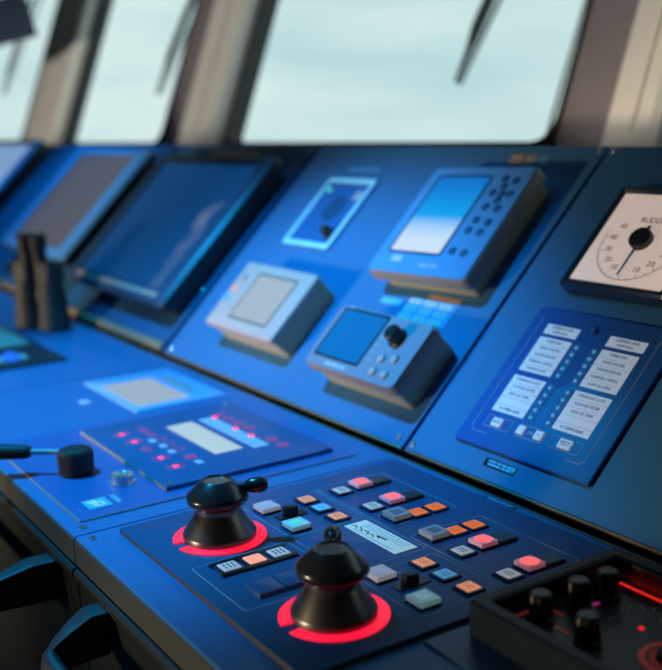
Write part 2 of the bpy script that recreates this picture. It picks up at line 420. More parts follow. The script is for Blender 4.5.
# ------------------------------------------------------------------ monitors
def monitor(label, u0, u1, v0, v1, h, sm, su, m_scr, name='display_monitor', w=(.04, .03)):
    t = pthing(name, label, 'monitor', (u0 + u1) / 2, (v0 + v1) / 2)
    a, c = (u1 - u0) / 2, (v1 - v0) / 2
    b = B(); rr(b, -a + .012, a - .012, -c + .012, c - .012, 0, h - .022, .004); obj('mount_box', b, 'dark', t)
    b = B(); rr(b, -a, a, -c, c, h - .022, h - .006, .008); obj('housing', b, 'black', t)
    b = B()
    s0, s1, s2, s3 = su
    lo = [(x, y) for x, y in rrp(-a, a, -c, c, .008)]
    mi = [(x, y) for x, y in rrp(-a + .006, a - .006, -c + .006, c - .006, .006)]
    inn = [(x, y) for x, y in rrp(s0, s1, s2, s3, .003)]
    loft(b, [[(x, y, z) for x, y in l] for l, z in ((lo, h - .006), (mi, h), (inn, h), (inn, h - .005), )], cap=False)
    obj('bezel', b, sm, t)
    b = B(); rr(b, s0 - .002, s1 + .002, s2 - .002, s3 + .002, h - .006, h - .005); obj('screen', b, m_scr, t)
    return t
m2 = monitor('large blue chart monitor beside the small white display', -1.178, -.697, .068, .408, .05, 'frame', (-.205, .212, -.142, .146), 'chart')
b = B(); rr(b, -.19, .21, -.158, -.148, .05, .0504); obj('key_strip', b, 'grey2', m2)
monitor('grey-screened monitor in a blue frame, standing behind the binoculars', -1.735, -1.262, .098, .42, .05, 'bluegrey', (-.185, .178, -.135, .142), 'screen_dark')
monitor('monitor with a glowing pale blue reflection at the far left edge, mostly cut off', -2.64, -2.12, .12, .455, .05, 'bluegrey', (-.225, .225, -.145, .145), 'screen_glare')

def label_plate(label, u, v, w, h, m, group=None):
    t = B(); rr(t, -w / 2, w / 2, -h / 2, h / 2, 0, .0012, .001, .0003)
    o = obj('label_plate', t, m); o.location = panel(u, v, .0002); o.rotation_euler = (TP, 0, 0)
    return tag(o, label, 'label', group)
label_plate('tan plaque on the top rim above the big chart monitor', -.985, .452, .20, .014, 'tan')
t = B(); rr(t, -.012, .012, -.009, .009, 0, .0012); o = label_plate('pinkish sticker at the top rim above the big marine display', -.150, .452, .024, .018, 'tan')
label_plate('grey sticker at the top rim between the pinkish and light blue stickers', -.123, .452, .022, .016, 'grey2')
label_plate('light blue sticker at the top rim, the one nearest the panel seam', -.097, .449, .02, .02, 'bluegrey')
label_plate('faint blue label above the framed dimmer panel', -.49, .424, .09, .008, 'bluegrey')
label_plate('small light blue label between the big display and the knobbed display', -.198, .196, .045, .010, 'sky_blue')

# ------------------------------------------------------------------ dimmer panel
t = pthing('dimmer_panel', 'flat panel in a bright cyan frame with one small knob', 'control panel', -.492, .330)
b = B(); rr(b, -.068, .068, -.071, .071, 0, .003, .003); obj('plate', b, 'plate3', t)
b = B(); ring(b, -.068, .068, -.071, .071, .0095, .003, .0055, .003, .002, .0008); obj('frame', b, 'white2', t, label='bright white frame')
b = B(); lathe(b, [(.011, .003), (.011, .006), (.0085, .008), (.008, .020), (.0065, .0215)], 24, .046, -.042); k = obj('knob', b, 'rubber', t)
b = B(); rr(b, .0455, .0465, -.0415, -.034, .0215, .0218); obj('pointer', b, 'white', k)
b = B(); disc(b, .026, .003, .0034, .004, .008, 32); obj('badge_or_reflection', b, 'plate', t, label='dark round reflection painted on the plate')  # dark disc stands for a reflection in the plate
b = B(); disc(b, .005, .003, .005, -.046, .045, 16); obj('indicator_lamp', b, 'green_glow', t)
b = B(); rr(b, .034, .052, .028, .046, .003, .0034); obj('symbol', b, 'print_dim', t)

# ------------------------------------------------------------------ white display at the left
t = pthing('marine_display', 'small white display with a pale screen, beside the big chart monitor', 'display', -.427, .129)
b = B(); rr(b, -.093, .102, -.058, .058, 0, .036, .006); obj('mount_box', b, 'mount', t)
b = B(); rr(b, -.104, .104, -.061, .061, .034, .045, .007, .005); obj('housing', b, 'grey', t)
b = B(); ring(b, -.0455, .0695, -.0425, .0425, .0026, .045, .0456, .003, .001); obj('bezel', b, 'edge', t, label='thin rim around the screen, brown for its shaded recess')  # brown ring paints the shade inside the screen's recess
b = B(); rr(b, -.043, .067, -.040, .040, .0445, .0454); obj('screen', b, 'screen_pale', t)
for i, (y, m) in enumerate(((.030, 'tan'), (.008, 'peach'), (-.012, 'sky_blue'))):
    b = B(); disc(b, .006, .045, .047, -.080 - .004 * i, y, 16); obj('key', b, m, t)

# ------------------------------------------------------------------ knobbed display
t = pthing('marine_display', 'grey display with a round black knob and four small keys', 'display', -.118, .104)
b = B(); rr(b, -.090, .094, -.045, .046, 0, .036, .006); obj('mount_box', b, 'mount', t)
b = B(); rr(b, -.100, .098, -.049, .048, .032, .046, .010, .006); obj('housing', b, 'grey2', t)
b = B(); rr(b, -.098, .096, -.047, .046, .046, .0468, .009); ob = obj('face_plate', b, 'grey_blue', t)
b = B(); ring(b, -.088, .012, -.033, .044, .003, .0468, .0476, .002); obj('bezel', b, 'black', t)
b = B(); rr(b, -.085, .009, -.030, .041, .0466, .0471); obj('screen', b, 'screen_blue', t)
b = B(); lathe(b, [(.0135, .0468), (.0135, .049), (.0115, .051), (.0105, .062), (.009, .0635), (.003, .0635)], 28, .050, .018); obj('knob', b, 'black', t)
for (x, y) in ((.047, -.014), (.070, -.010), (.047, -.033), (.071, -.033)):
    b = B(); lathe(b, [(.0058, .0468), (.0056, .0492), (.004, .0505)], 18, x, y); obj('key', b, 'grey', t)
for k in range(6):
    pass
b = B(); words(b, (.012, .016, .010), -.03, -.040, .004, .0468, .0471); obj('print', b, 'white_print', t)
b = B(); rr(b, -.086, -.070, .0425, .0458, .0468, .0472); obj('sticker', b, 'white', t)
b = B()
for i in range(4):
    for j in range(2): rr(b, .018 + j * .006, .022 + j * .006, -.02 + i * .011, -.0175 + i * .011, .0468, .0471)
obj('key_print', b, 'print_dim', t)

# ------------------------------------------------------------------ large display
t = pthing('marine_display', 'large blue display with a bright half white screen and a keypad', 'display', -.139, .310, 0, R(2))
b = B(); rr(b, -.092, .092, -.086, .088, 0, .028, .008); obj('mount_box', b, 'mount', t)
b = B(); rr(b, -.101, .101, -.094, .094, .022, .040, .010, .006); obj('housing', b, 'grey2', t)
b = B(); rr(b, -.098, .098, -.091, .091, .040, .0408, .009); obj('face_plate', b, 'bluegrey', t)
b = B(); ring(b, -.080, .030, -.060, .077, .004, .0408, .0416, .006); obj('bezel', b, 'plate', t)
b = B(); rr(b, -.076, .026, -.056, .073, .0406, .0411, .004); obj('screen', b, 'plot', t)
b = B(); rr(b, -.060, -.040, -.074, -.064, .0408, .0413, .002); obj('badge_or_reflection', b, 'white', t)
b = B(); words(b, (.02, .014), .02, -.076, .005, .0408, .0411); obj('print', b, 'print_dim', t)
for (x, y) in ((-.085, .381), (-.063, .377), (-.078, .368), (-.091, .357), (-.073, .355), (-.058, .355), (-.073, .344), (-.086, .333), (-.063, .331), (-.087, .311), (-.063, .308), (-.088, .294), (-.065, .292), (-.092, .260), (-.069, .258)):
    b = B(); lathe(b, [(.0056, .0408), (.0054, .0428), (.004, .0435)], 14, x + .139, y - .310); obj('key', b, 'plate', t, label='dark blue round key')

# grid of little white labels under the large display
t = pthing('label_sheet', 'grid of nine tiny white labels under the large display', 'label', -.112, .197)
b = B(); rr(b, -.052, .044, -.024, .012, 0, .0006); obj('sheet', b, 'bluegrey', t)
for i in range(3):
    for j in range(3):
        x, y = -.039 + j * .031 + i * -.001, .006 - i * .0125
        b = B(); rr(b, x - .012, x + .012, y - .0043, y + .0043, .0006, .001); lb = obj('label', b, 'white', t)
        b = B(); words(b, (.006, .009), x, y, .0022, .001, .0012); obj('print', b, 'grey2', lb)
b = B(); rr(b, -.02, .044, .013, .021, 0, .0007); obj('title_strip', b, 'tan', t, label='pinkish strip along the top')

# ------------------------------------------------------------------ rudder indicator
t = pthing('rudder_indicator', 'square white rudder dial in a black frame, cut by the right edge', 'gauge', .1575, .326)
b = B(); ring(b, -.0735, .0735, -.0725, .0725, .0095, 0, .020, .002, .001, .003); obj('frame', b, 'frame_gloss', t)
b = B(); rr(b, -.068, .068, -.067, .067, .004, .0165); obj('dial', b, 'dial', t)
cx, cy, zf = .0015, -.002, .0165
b = B(); text(b, 'RUDDER', cx, cy + .0285, .0112, zf, .0003, 0, .92); obj('title', b, 'ink_black', t)
b = B(); arc_band(b, .0535, .0545, 200, 340, zf, zf + .0002, cx, cy)
for k in range(-8, 9):
    a = R(-90 + k * 11.6); r1 = .0535; r0 = .0475 if k % 2 == 0 else .0505
    stroke(b, [(cx + r0 * math.cos(a), cy + r0 * math.sin(a)), (cx + r1 * math.cos(a), cy + r1 * math.sin(a))], .0007, zf, zf + .0002)
arc_band(b, .0535, .0545, 165, 200, zf, zf + .0002, cx, cy, 16); arc_band(b, .0535, .0545, -20, 15, zf, zf + .0002, cx, cy, 16)
obj('scale', b, 'print_dim', t)
for sgn, m in ((-1, 'dial_red'), (1, 'dial_green')):
    b = B()
    for k, s in enumerate(('10', '20', '30', '40', '45')):
        a = R(-90 + sgn * (22 + 23.3 * k)); text(b, s, cx + .0415 * math.cos(a), cy + .0415 * math.sin(a), .0104, zf, .0003)
    obj('numerals', b, m, t)
b = B(); a = R(-91)
loft(b, [[(cx + math.cos(a) * r - math.sin(a) * w * s, cy + math.sin(a) * r + math.cos(a) * w * s, z) for s, z in ((-1, zf + .003), (1, zf + .003), (1, zf + .004), (-1, zf + .004))] for r, w in ((-.019, .0022), (.012, .0016), (.050, .0010))]); obj('pointer', b, 'plate3', t)
b = B(); lathe(b, [(.0135, zf), (.0135, zf + .007), (.012, zf + .009), (.002, zf + .009)], 32, cx, cy); obj('hub', b, 'black', t)

# ------------------------------------------------------------------ alarm panel
AU, AV = .167, .1355
t = pthing('alarm_panel', 'blue steering gear alarm panel with white lettered strips', 'alarm panel', AU, AV)
b = B(); rr(b, -.098, .098, -.0915, .0915, 0, .0025, .001); obj('gasket', b, 'black', t)
b = B(); rr(b, -.099, .099, -.0925, .0925, .0025, .0055, .0015, .002); obj('plate', b, 'alarm', t)
Z = .0055
b = B(); lathe(b, [(.0042, Z), (.0042, Z + .004), (.003, Z + .0055)], 20, .163 - AU, .208 - AV); obj('dimmer_button', b, 'plate3', t)
groups = [(.0955, .1435, .189, .1425, ('OVERLOAD', 'PHASE FAILURE', 'POWER FAILURE', 'POWER FAIL. CONTROL', 'LOW OIL LEVEL')),
          (.0955, .1435, .136, .0875, ('HYDRAULIC LOCK', 'CLOGGED FILTER', 'HIGH OIL TEMP', '', 'A.P. STEERING FAILURE')),
          (.1865, .2355, .189, .1415, ('OVERLOAD', 'PHASE FAILURE', 'POWER FAILURE', 'POWER FAIL. CONTROL', 'LOW OIL LEVEL')),
          (.1865, .2355, .136, .0875, ('HYDRAULIC LOCK', 'CLOGGED FILTER', 'HIGH OIL TEMP', '', 'A.P. STEERING FAILURE'))]
for gi, (x0, x1, y1, y0, rows) in enumerate(groups):
    dy = (y1 - y0) / 5
    for k, s in enumerate(rows):
        b = B(); rr(b, x0 - AU, x1 - AU, y1 - dy * (k + 1) - AV + .00025, y1 - dy * k - AV - .00025, Z, Z + .0005); lb = obj('legend_strip', b, 'legend', t)
        if s:
            wd = min(.045, .0026 * len(s) + .002); b = B(); text(b, s, (x0 + x1) / 2 - AU, y1 - dy * (k + .5) - AV, .0047, Z + .0005, .0002, 0, min(.92, .045 / (.0034 * len(s)))); obj('lettering', b, 'ink', lb)
    lx = (.153 if x0 < .15 else .1785) - AU
    b = B(); rr(b, lx - .0062, lx + .0062, y0 - AV, y1 - AV - .001, Z, Z + .0003); obj('lamp_strip', b, 'plate3', t)
    for k in range(5):
        cyk = y1 - dy * (k + .5) - AV - .0005
        b = B(); ring(b, lx - .0048, lx + .0048, cyk - .0042, cyk + .0042, .0004, Z + .0003, Z + .0006, .002, .0016); fr = obj('lamp_frame', b, 'bluegrey', t)
        b = B(); lathe(b, [(.0024, Z + .0003), (.0023, Z + .0012), (.0012, Z + .0019)], 12, lx, cyk); obj('lamp', b, 'lamp_blue', fr)
for x0, x1, n in ((.0955, .144, '1'), (.1865, .2360, '2')):
    b = B(); rr(b, x0 - AU, x1 - AU, .1935 - AV, .2065 - AV, Z, Z + .0005); lb = obj('title_strip', b, 'legend', t)
    b = B(); text(b, 'STEERING GEAR', (x0 + x1) / 2 - AU, .2028 - AV, .0046, Z + .0005, .0002, 0, .95); text(b, 'PUMP NO.' + n, (x0 + x1) / 2 - AU, .1970 - AV, .0046, Z + .0005, .0002, 0, .95); obj('lettering', b, 'ink', lb)
def pkey(x0, x1, y0, y1, s, sz=.0052):
    b = B(); rr(b, x0 - AU, x1 - AU, y0 - AV, y1 - AV, Z, Z + .0025, .001, .0006); k = obj('push_button', b, 'legend', t, label='white push button')
    b = B(); text(b, s, (x0 + x1) / 2 - AU, (y0 + y1) / 2 - AV, sz, Z + .0025, .0002); obj('lettering', b, 'ink_black', k)
pkey(.108, .1225, .0695, .0798, 'ACK'); pkey(.1470, .1570, .0698, .0802, '-'); pkey(.1725, .1835, .0698, .0802, '+'); pkey(.2065, .2235, .0695, .0802, 'TEST', .0062)
b = B(); text(b, 'DIM', .1648 - AU, .075 - AV, .0046, Z, .0003); obj('lettering', b, 'white_print', t)
for x0, x1 in ((.097, .1355), (.1455, .1855), (.1945, .2355)):
    b = B(); ring(b, x0 - AU, x1 - AU, .0675 - AV, .082 - AV, .0005, Z, Z + .0003, .002, .0016); obj('outline', b, 'print_dim', t)
b = B(); stroke(b, [(.225 - AU, .060 - AV), (.243 - AU, .060 - AV), (.2475 - AU, .0645 - AV), (.2485 - AU, .215 - AV)], .0006, Z, Z + .0003)
obj('border_line', b, 'print_dim', t); b = B(); stroke(b, [(.109 - AU, .059 - AV), (.0875 - AU, .059 - AV), (.0825 - AU, .064 - AV), (.0825 - AU, .216 - AV)], .0006, Z, Z + .0003); obj('border_line', b, 'print_dim', t)

def nameplate(label, loc, tilt, w, h, m, pm):
    t = thing('nameplate', label, 'nameplate', loc, tilt)
    b = B(); rr(b, -w / 2, w / 2, -h / 2, h / 2, 0, .0012, .0006, .0003); obj('plate', b, m, t)
    b = B(); words(b, (w * .26, w * .12, w * .14, w * .2), .001, h * .2, h * .26, .0012, .0014); words(b, (w * .42, w * .1, w * .14), 0, -h * .2, h * .26, .0012, .0014); obj('print', b, pm, t)
nameplate('small black nameplate with pale blue print below the alarm panel', panel(.149, .0315, .0002), TP, .046, .0095, 'black', 'sky_blue')
nameplate('small dark nameplate on the near desk along its rear edge', desk(.183, -.0105, .0002), TD, .044, .009, 'black', 'sky_blue')

# ------------------------------------------------------------------ middle desk: plate, keypad, flush display
t = dthing('lever_plate', 'flat blue plate under the small lever on the middle console desk', 'control plate', 0, 0)
b = B(); rr(b, -.350, -.032, -.366, -.037, 0, .0015, .001); obj('plate', b, 'plate3', t)
b = B(); rr(b, -.350, -.032, -.3675, -.366, 0, .0016); rr(b, -.032, -.0312, -.3675, -.037, 0, .0014); obj('edge_band', b, 'brass', t)
b = B(); circ_band(b, .0165, .0172, .0015, .0017, -.112, -.290, 40); obj('print_ring', b, 'bluegrey', t); b = B(); words(b, (.012,), -.105, -.262, .0022, .0015, .0017); obj('print', b, 'bluegrey', t); b = B(); words(b, (.003, .003), -.062, -.357, .002, .0015, .0017); obj('print', b, 'bluegrey', t)

t = dthing('logo_sticker', 'light blue sticker with a white emblem near the round metal button', 'sticker', -.068, -.3355, .0015)
b = B(); rr(b, -.014, .014, -.0125, .0125, 0, .0004); obj('backing', b, 'sky_blue', t)
b = B(); 
for pts, w in (([(-.008, -.007), (-.001, -.004), (-.006, .001), (-.009, -.002)], .0034), ([(.001, .0), (.006, -.004), (.009, .002)], .003), ([(-.004, .004), (.002, .006), (.007, .006)], .0028)): stroke(b, pts, w, .0004, .0006)
obj('emblem', b, 'white_bright', t)
b = B(); rr(b, -.014, .012, .0185, .0205, 0, .0003); rr(b, -.014, .010, .0215, .0235, 0, .0003); obj('small_print', b, 'white_print', t)

t = dthing('push_button', 'round polished metal push button on the middle console desk', 'button', -.112, -.290, .0015)
b = B(); lathe(b, [(.0145, 0), (.0145, .0016), (.0125, .002)], 36); obj('collar', b, 'steel', t)
b = B(); lathe(b, [(.0122, .002), (.0122, .0045), (.0117, .0047), (.0117, .0056), (.0122, .0058), (.0122, .0095), (.0115, .0105), (.008, .0108), (.007, .0100), (.0001, .0100)], 36); obj('cap', b, 'steel', t)
b = B(); arc_band(b, .002, .0036, 20, 150, .0100, .0104, .002, .001, 10); arc_band(b, .0018, .0034, 200, 330, .0100, .0104, -.003, -.001, 10); obj('engraving', b, 'white', t)

t = dthing('throttle_lever', 'small black lever knob with a steel rod and grip pointing left', 'lever', -.176, -.319, .0015)
b = B(); N = 72
rg = lambda r, z, kn: [((r + (kn if k % 2 else 0)) * math.cos(2 * math.pi * k / N), (r + (kn if k % 2 else 0)) * math.sin(2 * math.pi * k / N), z) for k in range(N)]
loft(b, [rg(.0180, 0, 0), rg(.0180, .0022, 0), rg(.0192, .003, .0007), rg(.0195, .024, .0007), rg(.0182, .0278, 0), rg(.0165, .0285, 0)]); obj('knob', b, 'rubber', t, ang=25)
dx, dy = -.57, -.822
b = B(); tube(b, [(dx * r, dy * r, .0250 + .03 * (r - .018)) for r in (.014, .056)], .0032, 14); obj('rod', b, 'grey', t)
b = B(); tube(b, [(dx * r, dy * r, .0250 + .03 * (r - .018)) for r in (.050, .052, .056, .10, .13, .137)], [.0055, .0070, .0080, .0096, .0095, .007], 20); obj('grip', b, 'rubber', t)

LU, LV = -.189, -.1575
t = dthing('keypad_panel', 'raised blue keypad with red-lit symbols around a pale display', 'keypad', LU, LV, .0015)
b = B(); rr(b, -.133, .133, -.105, .105, 0, .0035, .001); obj('plate', b, 'plate2', t)
b = B(); rr(b, -.133, .133, -.1058, -.105, 0, .0036); obj('edge_band', b, 'brass', t, label='tan front edge')
b = B(); rr(b, -.133, .133, -.105, .105, .0035, .0042, .001, .0004); obj('foil', b, 'plate2', t)
Z = .0042
for x, y in ((.127, -.099), (.127, .098), (-.127, .098)): screw(t, x, y, Z, .0035)
b = B(); rr(b, -.261 - LU, -.122 - LU, -.1355 - LV, -.1715 - LV, Z, Z + .0008) if 0 else rr(b, -.263 - LU, -.124 - LU, -.171 - LV, -.135 - LV, Z, Z + .0006); obj('display', b, 'lcd', t, label='pale green-grey display')
b = B(); rr(b, -.266 - LU, -.115 - LU, -.124 - LV, -.104 - LV, Z, Z + .0004); st = obj('status_strip', b, 'lcd_strip', t)
b = B()
for k in range(1, 8): rr(b, -.266 - LU + .01885 * k, -.266 - LU + .01885 * k + .0006, -.122 - LV, -.106 - LV, Z + .0004, Z + .0006)
obj('divider', b, 'plate2', st)
for x, y in ((-.261, -.103), (-.199, -.105), (-.160, -.104)):
    b = B(); lathe(b, [(.0038, Z + .0004), (.0034, Z + .0016), (.002, Z + .002)], 14, x - LU, y - LV); obj('red_lamp', b, 'red_dot', t)
for x, y, r in ((-.270, -.090, .0075), (-.246, -.091, .008), (-.221, -.090, .008), (-.193, -.090, .0088), (-.133, -.091, .009), (-.106, -.091, .0088), (-.134, -.198, .009)):
    b = B(); disc(b, r, Z, Z + .0003, x - LU, y - LV, 24, .8); k = obj('touch_key', b, 'red_print', t, label='red-lit oval key')
    b = B(); rr(b, x - LU - r * .6, x - LU + r * .6, y - LV - .0012, y - LV + .0012, Z + .0003, Z + .0005); obj('key_print', b, 'plate2', k)
for x, y in ((-.273, -.198), (-.246, -.199), (-.194, -.227)):
    b = B(); words(b, (.006, .009), x - LU, y - LV + .003, .003, Z, Z + .0003); words(b, (.008, .007), x - LU, y - LV - .003, .003, Z, Z + .0003); obj('touch_key', b, 'red_print', t, label='red-lit double line of print')
for x, y in ((-.220, -.198), (-.194, -.198), (-.169, -.197)):
    b = B(); circ_band(b, .0072, .0084, Z, Z + .0003, x - LU, y - LV, 24, .85); obj('touch_key', b, 'red_print', t, label='red-lit ring shaped key')
for x, y in ((-.270, -.228), (-.231, -.227), (-.152, -.227), (-.113, -.226)):
    b = B(); arc_band(b, .009, .0102, 25, 155, Z, Z + .0003, x - LU, y - LV, 12); arc_band(b, .009, .0102, 205, 335, Z, Z + .0003, x - LU, y - LV, 12); k = obj('touch_key', b, 'red_print', t, label='split red ring around a red lamp')
    b = B(); rr(b, x - LU - .0045, x - LU + .0045, y - LV - .003, y - LV + .003, Z, Z + .0006, .0014); obj('red_lamp', b, 'red_dot', k)
for x, y in ((-.220, -.208), (-.193, -.206), (-.166, -.207), (-.111, -.198)):
    b = B(); rr(b, x - LU - .0065, x - LU + .0065, y - LV - .004, y - LV + .004, Z, Z + .0004, .001); obj('white_key', b, 'lcd_strip', t, label='pale lit rectangular key')

t = dthing('flush_display', 'pale blue flush display set in the desk below the white display', 'display', -.477, -.098)
b = B(); rr(b, -.103, .105, -.069, .070, 0, .002, .003, .001); obj('frame', b, 'flush', t)
b = B(); rr(b, -.060, .085, -.058, .022, .002, .0026, .002); obj('screen', b, 'screen_pale', t)
b = B(); rr(b, -.052, .052, .036, .046, .002, .0024); lb = obj('label_strip', b, 'tan', t, label='pinkish white label strip')
b = B(); words(b, (.02, .03, .016), 0, .041, .003, .0024, .0026); obj('print', b, 'grey2', lb)
b = B(); rr(b, -.011, .011, -.007, .007, 0, .0008, .002); o = obj('desk_sticker', b, 'lcd_strip'); o.location = desk(-.474, -.203, .0002); o.rotation_euler = (TD, 0, 0)
tag(o, 'tiny pale sticker on the desk in front of the flush display', 'sticker')

# ------------------------------------------------------------------ far desk: trackball tray and binoculars
t = dthing('trackball_tray', 'dark tray with a blue trackball set in the far desk, left edge', 'trackball', -1.12, -.235)
b = B(); rr(b, -.36, .367, -.12, .104, 0, .004, .004, .001); obj('plate', b, 'dark', t)
b = B(); rr(b, -.34, .20, .0, .09, .004, .007, .004, .001); obj('reflection_block', b, 'grey2', t)  # grey block stands for the monitor's reflection in the tray
b = B(); lathe(b, [(.016, .004), (.015, .008), (.010, .015), (.0001, .018)], 20, .309, .024); obj('ball', b, 'magnet', t)
for y in (.006, .044):
    b = B(); rr(b, .295, .325, y - .006, y + .006, .004, .009, .002, .001); obj('key', b, 'grey', t)

t = dthing('binoculars', 'black binoculars standing upright behind the trackball tray', 'binoculars', -1.065, -.074, 0, R(25))
for sgn in (-1, 1):
    x = .033 * sgn
    b = B(); lathe(b, [(.028, 0), (.0305, .002), (.0305, .020), (.0285, .024), (.0275, .055), (.0235, .080), (.0225, .100)], 28, x, 0); br = obj('barrel', b, 'rubber_brown', t)
    b = B(); rr(b, x - .0225 - .004 * (sgn > 0), x + .0225 + .004 * (sgn < 0), -.022, .022, .098, .136, .014, .008, 6); obj('prism_housing', b, 'rubber_brown', br)
    b = B(); lathe(b, [(.0135, .130), (.0140, .136), (.0140, .158), (.0165, .161), (.0165, .182), (.0145, .186)], 24, -.006 + .0175 * sgn, -.004); obj('eyepiece', b, 'rubber', br)
b = B(); tube(b, [(0, 0, .05), (0, 0, .135)], .007, 16); rr(b, -.012, .012, -.006, .006, .056, .072); obj('hinge', b, 'black', t)
b = B(); lathe(b, [(.006, .135), (.0075, .137), (.0075, .150), (.006, .152)], 20, -.006, -.020); obj('focus_wheel', b, 'rubber', t)

# ------------------------------------------------------------------ near desk: thruster control plate
t = dthing('thruster_panel', 'dark blue control plate with coloured lamp buttons on the near desk', 'control panel', 0, 0)
b = B(); rr(b, .018, .357, -.345, -.018, 0, .0042, .0012); obj('base_plate', b, 'edge', t, label='dark brown plate edge')
b = B(); rr(b, .018, .357, -.345, -.018, .0042, .005, .0012, .0004); obj('face_plate', b, 'plate', t)
Z = .005
TP_ = t
def box_line(x0, x1, y0, y1, r=.004, m='print_dim'):
    b = B(); ring(b, x0, x1, y0, y1, .0006, Z, Z + .0002, r, r - .0006); obj('outline', b, m, TP_)
box_line(.046, .176, -.140, -.057); box_line(.205, .336, -.138, -.054)
box_line(.142, .236, -.226, -.142); box_line(.138, .240, -.230, -.138) if 0 else None
box_line(.146, .246, -.330, -.233); box_line(.248, .337, -.226, -.143); box_line(.046, .140, -.226, -.143)
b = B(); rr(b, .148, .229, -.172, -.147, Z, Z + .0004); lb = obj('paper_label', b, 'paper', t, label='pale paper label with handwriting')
b = B()
for k in range(9):
    x = .151 + k * .0045; stroke(b, [(x, -.165 + .002 * (k % 3)), (x + .003, -.1625 - .0025 * (k % 2)), (x + .0045, -.166 + .003 * ((k + 1) % 2))], .0011, Z + .0004, Z + .0006)
stroke(b, [(.187, -.161), (.199, -.160)], .002, Z + .0004, Z + .0006)
obj('handwriting', b, 'ink_black', lb)
b = B()
for y in (-.1505, -.154, -.1575, -.169): words(b, (.018, .025, .02), .19, y, .0006, Z + .0004, Z + .0005)
obj('ruled_lines', b, 'bluegrey', lb)

def button(x, y, w, d, bez, cap, mat_cap, hz=.004, lens=None, cap_name='button_cap', lines=2, pr='ink_black', label=None):
    """Square lamp button: bezel, cap, print or inner lens."""
    b = B(); rr(b, x - w / 2 - bez, x + w / 2 + bez, y - d / 2 - bez, y + d / 2 + bez, Z, Z + .0022, .0012, .0006); bt = obj('push_button', b, 'bezel', TP_, label=label)
    b = B(); rr(b, x - w / 2, x + w / 2, y - d / 2, y + d / 2, Z + .0022, Z + hz, .001, .0005); c = obj(cap_name, b, mat_cap, bt)
    if lens:
        mm, rad, sq = lens
        b = B()
        if sq: rr(b, x - rad, x + rad, y - rad, y + rad, Z + hz, Z + hz + .0004, .001)
        else: disc(b, rad, Z + hz, Z + hz + .0004, x, y, 28)
        obj('lamp_lens', b, mm, bt)
    elif lines:
        b = B()
        for k in range(lines): words(b, (w * .25, w * .3), x, y + (k - (lines - 1) / 2) * d * .24, d * .065, Z + hz, Z + hz + .0002)
        obj('print', b, pr, bt)
    return bt
for x in (.070, .126, .263, .3225):
    button(x, -.1235, .016, .0145, .0026, .016, 'whitecap', .0030, label='white push button')
    button(x - .002, -.098, .0195, .019, .001, .02, 'red_cap', .0058, ('red_lens', .0084, False), 'crystal_cap', label='red-lit crystal push button')
    b = B(); rr(b, x - .009, x + .009, -.0868, -.066, Z, Z + .003, .001, .0006); gb = obj('indicator_lamp', b, 'black', TP_, label='dark green unlit lamp')
    b = B(); rr(b, x - .0075, x + .0075, -.0855, -.0675, Z + .003, Z + .0034); obj('lamp_lens', b, 'green', gb)
for x in (.166, .2235):
    button(x - .004, -.1205, .021, .0205, .0012, .02, 'clear', .0066, ('clear_in', .0055, True), 'crystal_cap', label='clear pale crystal push button')
    for y in (-.099, -.0768): button(x, y, .0155, .0155, .0024, .015, 'orange', .0030, None, 'button_cap', 3, 'orange_print', label='orange lit push button')
for x, m, lab in ((.070, 'peach', 'orange'), (.098, 'cyan', 'light blue'), (.127, 'peach', 'orange'), (.262, 'peach', 'peach'), (.291, 'cyan', 'light blue'), (.3215, 'peach', 'peach')):
    button(x, -.1655, .0155, .0145, .0026, .015, 'orange' if lab == 'orange' and 0 else m, .0030, None, 'button_cap', 2, 'orange_print' if m == 'peach' else 'bluegrey', label=lab + ' lit push button')
for x, m, ln in ((.067, 'lilac', None), (.124, 'pale_green', ('green_glow', .0045, True)), (.260, 'lilac', None), (.319, 'pale_green', ('pale_green', .006, True))):
    button(x, -.210, .021, .020, .0008, .02, m, .0062, ln, 'crystal_cap', 0, label='large pale crystal push button')
for y, m in ((-.303, 'whitecap'), (-.278, 'orange_hot'), (-.254, 'whitecap')):
    button(.1665, y, .0165, .0165, .0034, .016, m, .0030, None, 'button_cap', 3, 'ink_black' if m == 'whitecap' else 'peach', label='orange lit push button' if m == 'orange_hot' else 'white push button')
b = B(); rr(b, .1520, .1575, -.316, -.241, Z, Z + .0024); rr(b, .176, .1805, -.316, -.241, Z, Z + .0024); obj('key_rail', b, 'black', TP_)
for y in (-.298, -.2725):
    b = B(); rr(b, .209, .234, y - .0122, y + .0122, Z, Z + .004, .0012, .0008); obj('blank_button', b, 'plate', TP_, label='blank dark push button')
for x in (.093, .286):
    b = B(); rr(b, x - .006, x + .006, -.213, -.181, Z, Z + .0012, .001); sl = obj('slider_switch', b, 'black', TP_, label='black slide switch')
    b = B(); rr(b, x - .0045, x + .0045, -.205, -.1915, Z + .0012, Z + .010, .001, .0006); obj('slider_knob', b, 'black', sl)
    b = B(); rr(b, x + .010, x + .030, -.1925, -.1915, Z, Z + .0002); rr(b, x - .026, x - .010, -.1925, -.1915, Z, Z + .0002); obj('slider_mark', b, 'print_dim', TP_)

